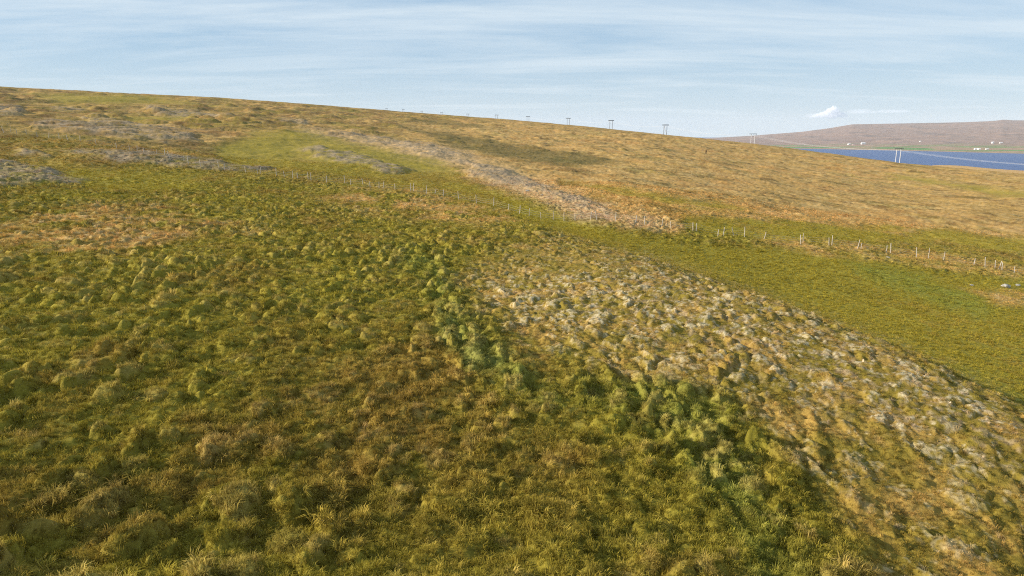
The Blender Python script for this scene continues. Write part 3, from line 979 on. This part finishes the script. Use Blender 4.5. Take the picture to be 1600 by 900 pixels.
# a fence keeps a steady course: even out the distance along it
dist = np.hypot(fxy[:, 0], fxy[:, 1]); ang = np.arctan2(fxy[:, 0], fxy[:, 1])
ker = np.hanning(13); ker /= ker.sum()
pad = np.concatenate([np.full(6, dist[:4].mean()), dist, np.full(6, dist[-4:].mean())])
dist = np.convolve(pad, ker, 'valid')
fxy = np.stack([np.sin(ang) * dist, np.cos(ang) * dist], 1)
fz = ground_z(fxy[:, 0], fxy[:, 1])
fence = tag(empty('fence', (fxy[45][0], fxy[45][1], fz[45])), 'long wire fence of pale leaning wooden posts crossing the moor', 'fence')
rg = random.Random(5)
post_meshes = []
for k in range(6):
    r0 = rg.uniform(0.032, 0.046)
    q = [(0, 0, -0.35), (rg.uniform(-.01, .01), 0, 0.35), (rg.uniform(-.02, .02), rg.uniform(-.02, .02), 0.8), (rg.uniform(-.02, .02), 0, 1.22)]
    me = tube('post', q, [r0 * 1.05, r0, r0 * 0.95, r0 * 0.85], 6)
    me.materials.append(M_POST)
    post_meshes.append(me)
tops = []
for i in range(len(fxy)):
    o = bpy.data.objects.new('post', post_meshes[rg.randrange(6)])
    COL.objects.link(o)
    o.parent = fence
    lean = rg.gauss(0, 0.07) if rg.random() < 0.75 else rg.uniform(-0.35, 0.35)
    s = rg.uniform(0.68, 1.05)
    o.location = Vector((fxy[i][0], fxy[i][1], fz[i])) - fence.location
    o.rotation_euler = (rg.gauss(0, 0.06), lean, rg.random() * 6.28)
    o.scale = (1, 1, s)
    tops.append(Vector((fxy[i][0], fxy[i][1], fz[i])))
for hgt in (0.28, 0.52, 0.78):
    path = []
    for a, b in zip(tops[:-1], tops[1:]):
        for k in range(3):
            t = k / 3.0
            p = a.lerp(b, t) + Vector((0, 0, hgt - 0.12 * t * (1 - t)))
            path.append(p - fence.location)
    link('wire', tube('wire', path, [0.006] * len(path), 3), M_WIRE, fence)

# ------------------------------------------------------------------ power line
mast_xy = []
for (x, y, d) in [(1860, 240, 372)] + PYLONS:
    a, b = slope_of(x, y)
    mast_xy.append((a * d, d))
mast_xy = np.array(mast_xy)
mast_z = np.array([float(base_height(np.array([p[0]]), np.array([p[1]]))[0]) for p in mast_xy])
ARM = 9.0
POLE_GAP = 4.2
att = []
for i, (x, y) in enumerate(mast_xy):
    j = min(i + 1, len(mast_xy) - 1); k = max(i - 1, 0)
    dv = mast_xy[j] - mast_xy[k]
    rz = math.atan2(dv[1], dv[0]) - math.pi / 2
    zt = mast_z[i]
    z0 = float(ground_z(x, y)[0])
    H = (mast_z[i] + PYLON_H) - z0
    if i >= 1:
        _, b = slope_of(PYLONS[i - 1][0], PYLONS[i - 1][1])
        H = CAM_Z + b * y - z0
    H = max(9.0, min(H, 16.0))
    ax = Vector((math.cos(rz), math.sin(rz), 0))
    att.append([Vector((x, y, z0 + H - 1.3)) + ax * s for s in (-3.9, 0, 3.9)])
    if i == 0:
        continue
    root = empty('power_pylon', (x, y, z0), rz)
    lab = {1: 'twin-pole pylon whose pale poles stand against the blue fjord',
           2: 'twin-pole pylon standing in front of the left end of the far hill',
           3: 'twin-pole pylon braced with a slanting strut, standing on the skyline',
           4: 'twin-pole pylon on the skyline, next one uphill from the strutted pylon'}.get(i)
    tag(root, lab or 'grey twin-pole pylon on the skyline, %s one uphill from the strutted pylon' % ['second', 'third', 'fourth', 'fifth', 'sixth', 'seventh', 'eighth', 'ninth'][i - 5], 'pylon', 'pylons of the power line')
    for s in (-1, 1):
        link('pole', tube('pole', [(s * POLE_GAP / 2, 0, -1.0), (s * POLE_GAP / 2, 0, H)], [0.27, 0.22] if i < 3 else [0.36, 0.32], 8), M_POLE if i < 3 else M_POLE_SHADE, root)
    v, f = box_v(-ARM / 2, ARM / 2, -0.3, 0.3, H - (0.25 if i < 3 else 0.6), H + (0.12 if i < 3 else 0.25))
    link('crossarm', pydata('crossarm', v, f), M_STEEL, root)
    for s in (-3.9, 0, 3.9):
        link('insulator', tube('insulator', [(s, 0, H - 0.3), (s, 0, H - 0.55), (s, 0, H - 0.8), (s, 0, H - 1.3)], [0.07, 0.16, 0.16, 0.08], 6), M_STEEL, root)
    if i == 3:
        link('strut', tube('strut', [(-POLE_GAP / 2, 0.3, H - 0.4), (POLE_GAP / 2, 0.3, 1.0)], [0.2, 0.2], 6), M_POLE, root)
for c in range(3):
    path = []
    for a, b in zip(att[:-1], att[1:]):
        for k in range(14):
            t = k / 14.0
            path.append(a[c].lerp(b[c], t) - Vector((0, 0, 4 * 3.6 * t * (1 - t))))
    path.append(att[-1][c])
    o = link('power_cable', tube('power_cable', path, [0.03] * len(path), 4), M_CABLE)
    tag(o, ['thin sagging power cable hung from the crossarm ends on the landward side', 'thin sagging power cable hung between the two poles of each pylon', 'thin sagging power cable hung from the crossarm ends on the seaward side'][c], 'cable', 'cables of the power line')

# ------------------------------------------------------------------ farms across the fjord
def house(px, py, w, dpt, h, rh, rz, lab, roof=M_ROOF):
    x, y, z = hill_spot(px, py)
    w, dpt, h, rh = w * 0.75, dpt * 0.75, h * 0.75, rh * 0.7
    root = empty('farm_building', (x, y, z), rz)
    tag(root, lab, 'building', 'farm buildings across the fjord')
    v, f = box_v(-w / 2, w / 2, -dpt / 2, dpt / 2, -4, h)
    link('wall', pydata('wall', v, f), M_WHITE, root)
    e = 0.6
    v = [(-w / 2 - e, -dpt / 2 - e, h - 0.1), (w / 2 + e, -dpt / 2 - e, h - 0.1), (w / 2 + e, dpt / 2 + e, h - 0.1), (-w / 2 - e, dpt / 2 + e, h - 0.1), (-w / 2 - e, 0, h + rh), (w / 2 + e, 0, h + rh)]
    f = [(0, 1, 5, 4), (2, 3, 4, 5), (0, 4, 3), (1, 2, 5), (0, 3, 2, 1)]
    link('roof', pydata('roof', v, f), roof, root)
    for k in range(3):
        cx = (k - 1) * w / 3.5
        v, f = box_v(cx - 0.9, cx + 0.9, -dpt / 2 - 0.06, -dpt / 2 + 0.05, h * 0.35, h * 0.75)
        link('window', pydata('window', v, f), M_STEEL, root)


house(1326.5, 226.5, 17, 12, 7, 4, 0.1, 'small white farmhouse at the left end of the far shore fields')
house(1334, 226.8, 14, 10, 4, 3, -0.1, 'low red-roofed shed between two white farm buildings', M_ROOFR)
house(1348.5, 225.5, 30, 14, 9, 6, 0.05, 'tall white barn above the far shore beyond the pale pylon')
house(1438, 222, 10, 8, 5, 3, 0.2, 'lone tiny white house midway along the far hillside')
house(1525, 234, 22, 12, 6, 3, 0.0, 'long white farm building close to the far shoreline')
house(1529.5, 234, 14, 12, 6, 4, 0.0, 'white gabled house adjoining the long farm building by the far shoreline')
house(1542, 233.8, 16, 10, 4, 3, 0.05, 'grey-white low shed beside the shoreline farm')
house(1551, 224.5, 14, 11, 8, 5, 0.1, 'bright white house above the green fields on the hillside')
house(1564, 224.2, 20, 10, 4, 3, 0.0, 'low pale shed beside the bright house on the hillside')

# ------------------------------------------------------------------ boulders and a shrub
def boulder(px, py, size, seed, lab):
    size *= 0.65
    (x, y), = hits([(px, py)])
    bm = bmesh.new()
    bmesh.ops.create_icosphere(bm, subdivisions=3, radius=1.0)
    cs = np.array([v.co[:] for v in bm.verts])
    n_ = fbm(cs[:, 0] * 1.3 + seed * 7.7, cs[:, 1] * 1.3 + cs[:, 2] * 1.9, 600 + seed, 4)
    for v, q in zip(bm.verts, n_):
        v.co *= 1 + 0.42 * q
        v.co.x *= size * 1.25; v.co.y *= size; v.co.z *= size * 0.72
    me = bpy.data.meshes.new('boulder')
    bm.to_mesh(me); bm.free()
    o = link('boulder', me, M_ROCK)
    o.location = (x, y, float(ground_z(x, y)[0]) + size * 0.15)
    tag(o, lab, 'rock', 'loose boulders')


boulder(824, 301, 0.42, 1, 'pale boulder at the top of the green hollow beside the tan track')
boulder(847, 308, 0.38, 2, 'pale boulder on the lower edge of the tan track')
boulder(1387, 404, 0.32, 3, 'small white stone on bare ground just below the fence')
boulder(1571, 449, 0.55, 4, 'largest pale grey boulder below the end of the fence')
boulder(1590, 447, 0.36, 5, 'smaller grey stone next to the largest boulder below the fence')
boulder(1518, 447, 0.28, 6, 'small whitish stone in yellow-green grass below the fence')

(bx_, by_), = hits([(1103, 240)])
bz_ = float(ground_z(bx_, by_)[0])
shrub = tag(empty('shrub', (bx_, by_, bz_)), 'lone dark brown leafless shrub on the tan hillside', 'shrub')
for k in range(16):
    a = rg.random() * 6.28; ln = rg.uniform(1.0, 2.6); sp = rg.uniform(0.1, 0.6)
    path = [(0.1 * math.cos(a), 0.1 * math.sin(a), -0.2), (sp * 0.5 * math.cos(a), sp * 0.5 * math.sin(a), ln * 0.55), (sp * math.cos(a + 0.3), sp * math.sin(a + 0.3), ln)]
    link('branch', tube('branch', path, [0.16, 0.12, 0.04], 5), M_TWIG, shrub)

# ------------------------------------------------------------------ clouds low over the far hill
def cloud_mat(name, dens):
    m, N, L, out = material(name)
    v = N.new('ShaderNodeVolumePrincipled')
    v.inputs['Color'].default_value = (0.90, 0.91, 0.94, 1)
    v.inputs['Density'].default_value = dens
    v.inputs['Anisotropy'].default_value = 0.2
    L.new(v.outputs[0], out.inputs['Volume'])
    return m


def cloud(px, py, wpx, hpx, dens, seed, lab, lumps=0.45, flat=0.25, solid=False):
    D = 15000.0
    a, b = slope_of(px, py)
    k = D / FPX
    bm = bmesh.new()
    bmesh.ops.create_icosphere(bm, subdivisions=5, radius=1.0)
    cs = np.array([v.co[:] for v in bm.verts])
    q = fbm(cs[:, 0] * 1.6 + seed * 3.1, cs[:, 2] * 1.8 + cs[:, 1] * 1.3, 700 + seed, 5, 0.6)
    q2 = 1 - np.abs(noise(cs[:, 0] * 4.2 + seed, cs[:, 2] * 4.0 + cs[:, 1] * 2.7, 740 + seed)) * 1.6
    for v, n_, m_ in zip(bm.verts, q, q2):
        v.co *= 1 + lumps * n_ * 1.2 + lumps * 0.3 * m_
        if v.co.z < 0:
            v.co.z *= flat
        v.co.x *= wpx * k / 2; v.co.y *= wpx * k * 0.3; v.co.z *= hpx * k
    me = bpy.data.meshes.new('cloud')
    bm.to_mesh(me); bm.free()
    o = link('cloud', me, cloud_mat('cloud_vapour', dens))
    me.polygons.foreach_set('use_smooth', np.ones(len(me.polygons), bool))
    o.location = (a * D, D, CAM_Z + b * D)
    tag(o, lab, 'cloud', 'small clouds over the far hill')


def cumulus(px, py, lab):
    """heaped cloud: many overlapping swellings grown into one skin"""
    D = 15000.0
    a, b = slope_of(px, py)
    k = D / FPX
    mb = [(-26, 0, 2.5), (-18, 1, 3.5), (-12, 2, 4.5), (-6, 4, 5), (-1, 7.5, 5), (5, 10.5, 5), (10, 8.5, 4.5), (14, 4, 4.5), (19, 2, 4), (25, 1, 2.5), (0, 1, 5), (7, 1, 5)]
    v, f = [], []
    bm = bmesh.new()
    bmesh.ops.create_icosphere(bm, subdivisions=6, radius=1.0)
    cs = np.array([q.co[:] for q in bm.verts])
    # push the skin outwards until it leaves every swelling
    rad = np.full(len(cs), 2.0)
    d3 = np.stack([cs[:, 0], cs[:, 1] * 0.6, np.abs(cs[:, 2]) * 0.55], 1)
    d3 /= np.linalg.norm(d3, axis=1)[:, None]
    d3[:, 2] *= np.where(cs[:, 2] < 0, -0.12, 1.0)
    for cx, cz, R in mb:
        c3 = np.array([cx, 0.0, cz])
        bq = d3 @ c3
        disc = bq ** 2 - (np.dot(c3, c3) - R * R) * (d3 ** 2).sum(1)
        hit = (disc > 0)
        t = np.where(hit, (bq + np.sqrt(np.maximum(disc, 0))) / (d3 ** 2).sum(1), 0)
        rad = np.maximum(rad, t)
    P = d3 * rad[:, None]
    n_ = fbm(P[:, 0] / 4.0, P[:, 2] / 4.0 + P[:, 1] / 5.0, 790, 5, 0.65)
    P = P * (1 + 0.32 * n_)[:, None]
    for q, p in zip(bm.verts, P):
        q.co = Vector((float(p[0]) * k, float(p[1]) * k, float(p[2]) * k))
    me = bpy.data.meshes.new('cloud')
    bm.to_mesh(me); bm.free()
    me.polygons.foreach_set('use_smooth', np.ones(len(me.polygons), bool))
    m, N, L, out = material('cloud_vapour')
    vv = N.new('ShaderNodeVolumePrincipled')
    vv.inputs['Color'].default_value = (0.92, 0.92, 0.95, 1)
    vv.inputs['Density'].default_value = 0.013
    L.new(vv.outputs[0], out.inputs['Volume'])
    o = link('cloud', me, m)
    o.location = (a * D, D, CAM_Z + b * D)
    tag(o, lab, 'cloud', 'small clouds over the far hill')


cumulus(1296, 182, 'bright white puffy cumulus cloud low over the far hill')
cloud(1283, 182, 44, 5, 0.002, 2, 'flat grey tail of vapour under the white cumulus')
cloud(1345, 176, 42, 4.5, 0.002, 3, 'thin flat grey-white cloud right beside the white cumulus')
cloud(1397, 175, 52, 3.5, 0.0016, 4, 'long faint wisp of cloud drifting over the flat hilltop')

# ------------------------------------------------------------------ hazy air over the whole place
v, f = box_v(-9000, 9000, -4600, 9000, -40, 240)
hz = link('haze', pydata('haze', v, f))
hmt, N, L, out = material('haze_air')
pv = N.new('ShaderNodeVolumePrincipled')
pv.inputs['Color'].default_value = (0.86, 0.92, 1.0, 1)
pv.inputs['Density'].default_value = 4.2e-5
pv.inputs['Anisotropy'].default_value = 0.0
L.new(pv.outputs[0], out.inputs['Volume'])
hz.data.materials.append(hmt)
tag(hz, 'thin pale haze softening the far hills', 'haze', None, 'stuff')
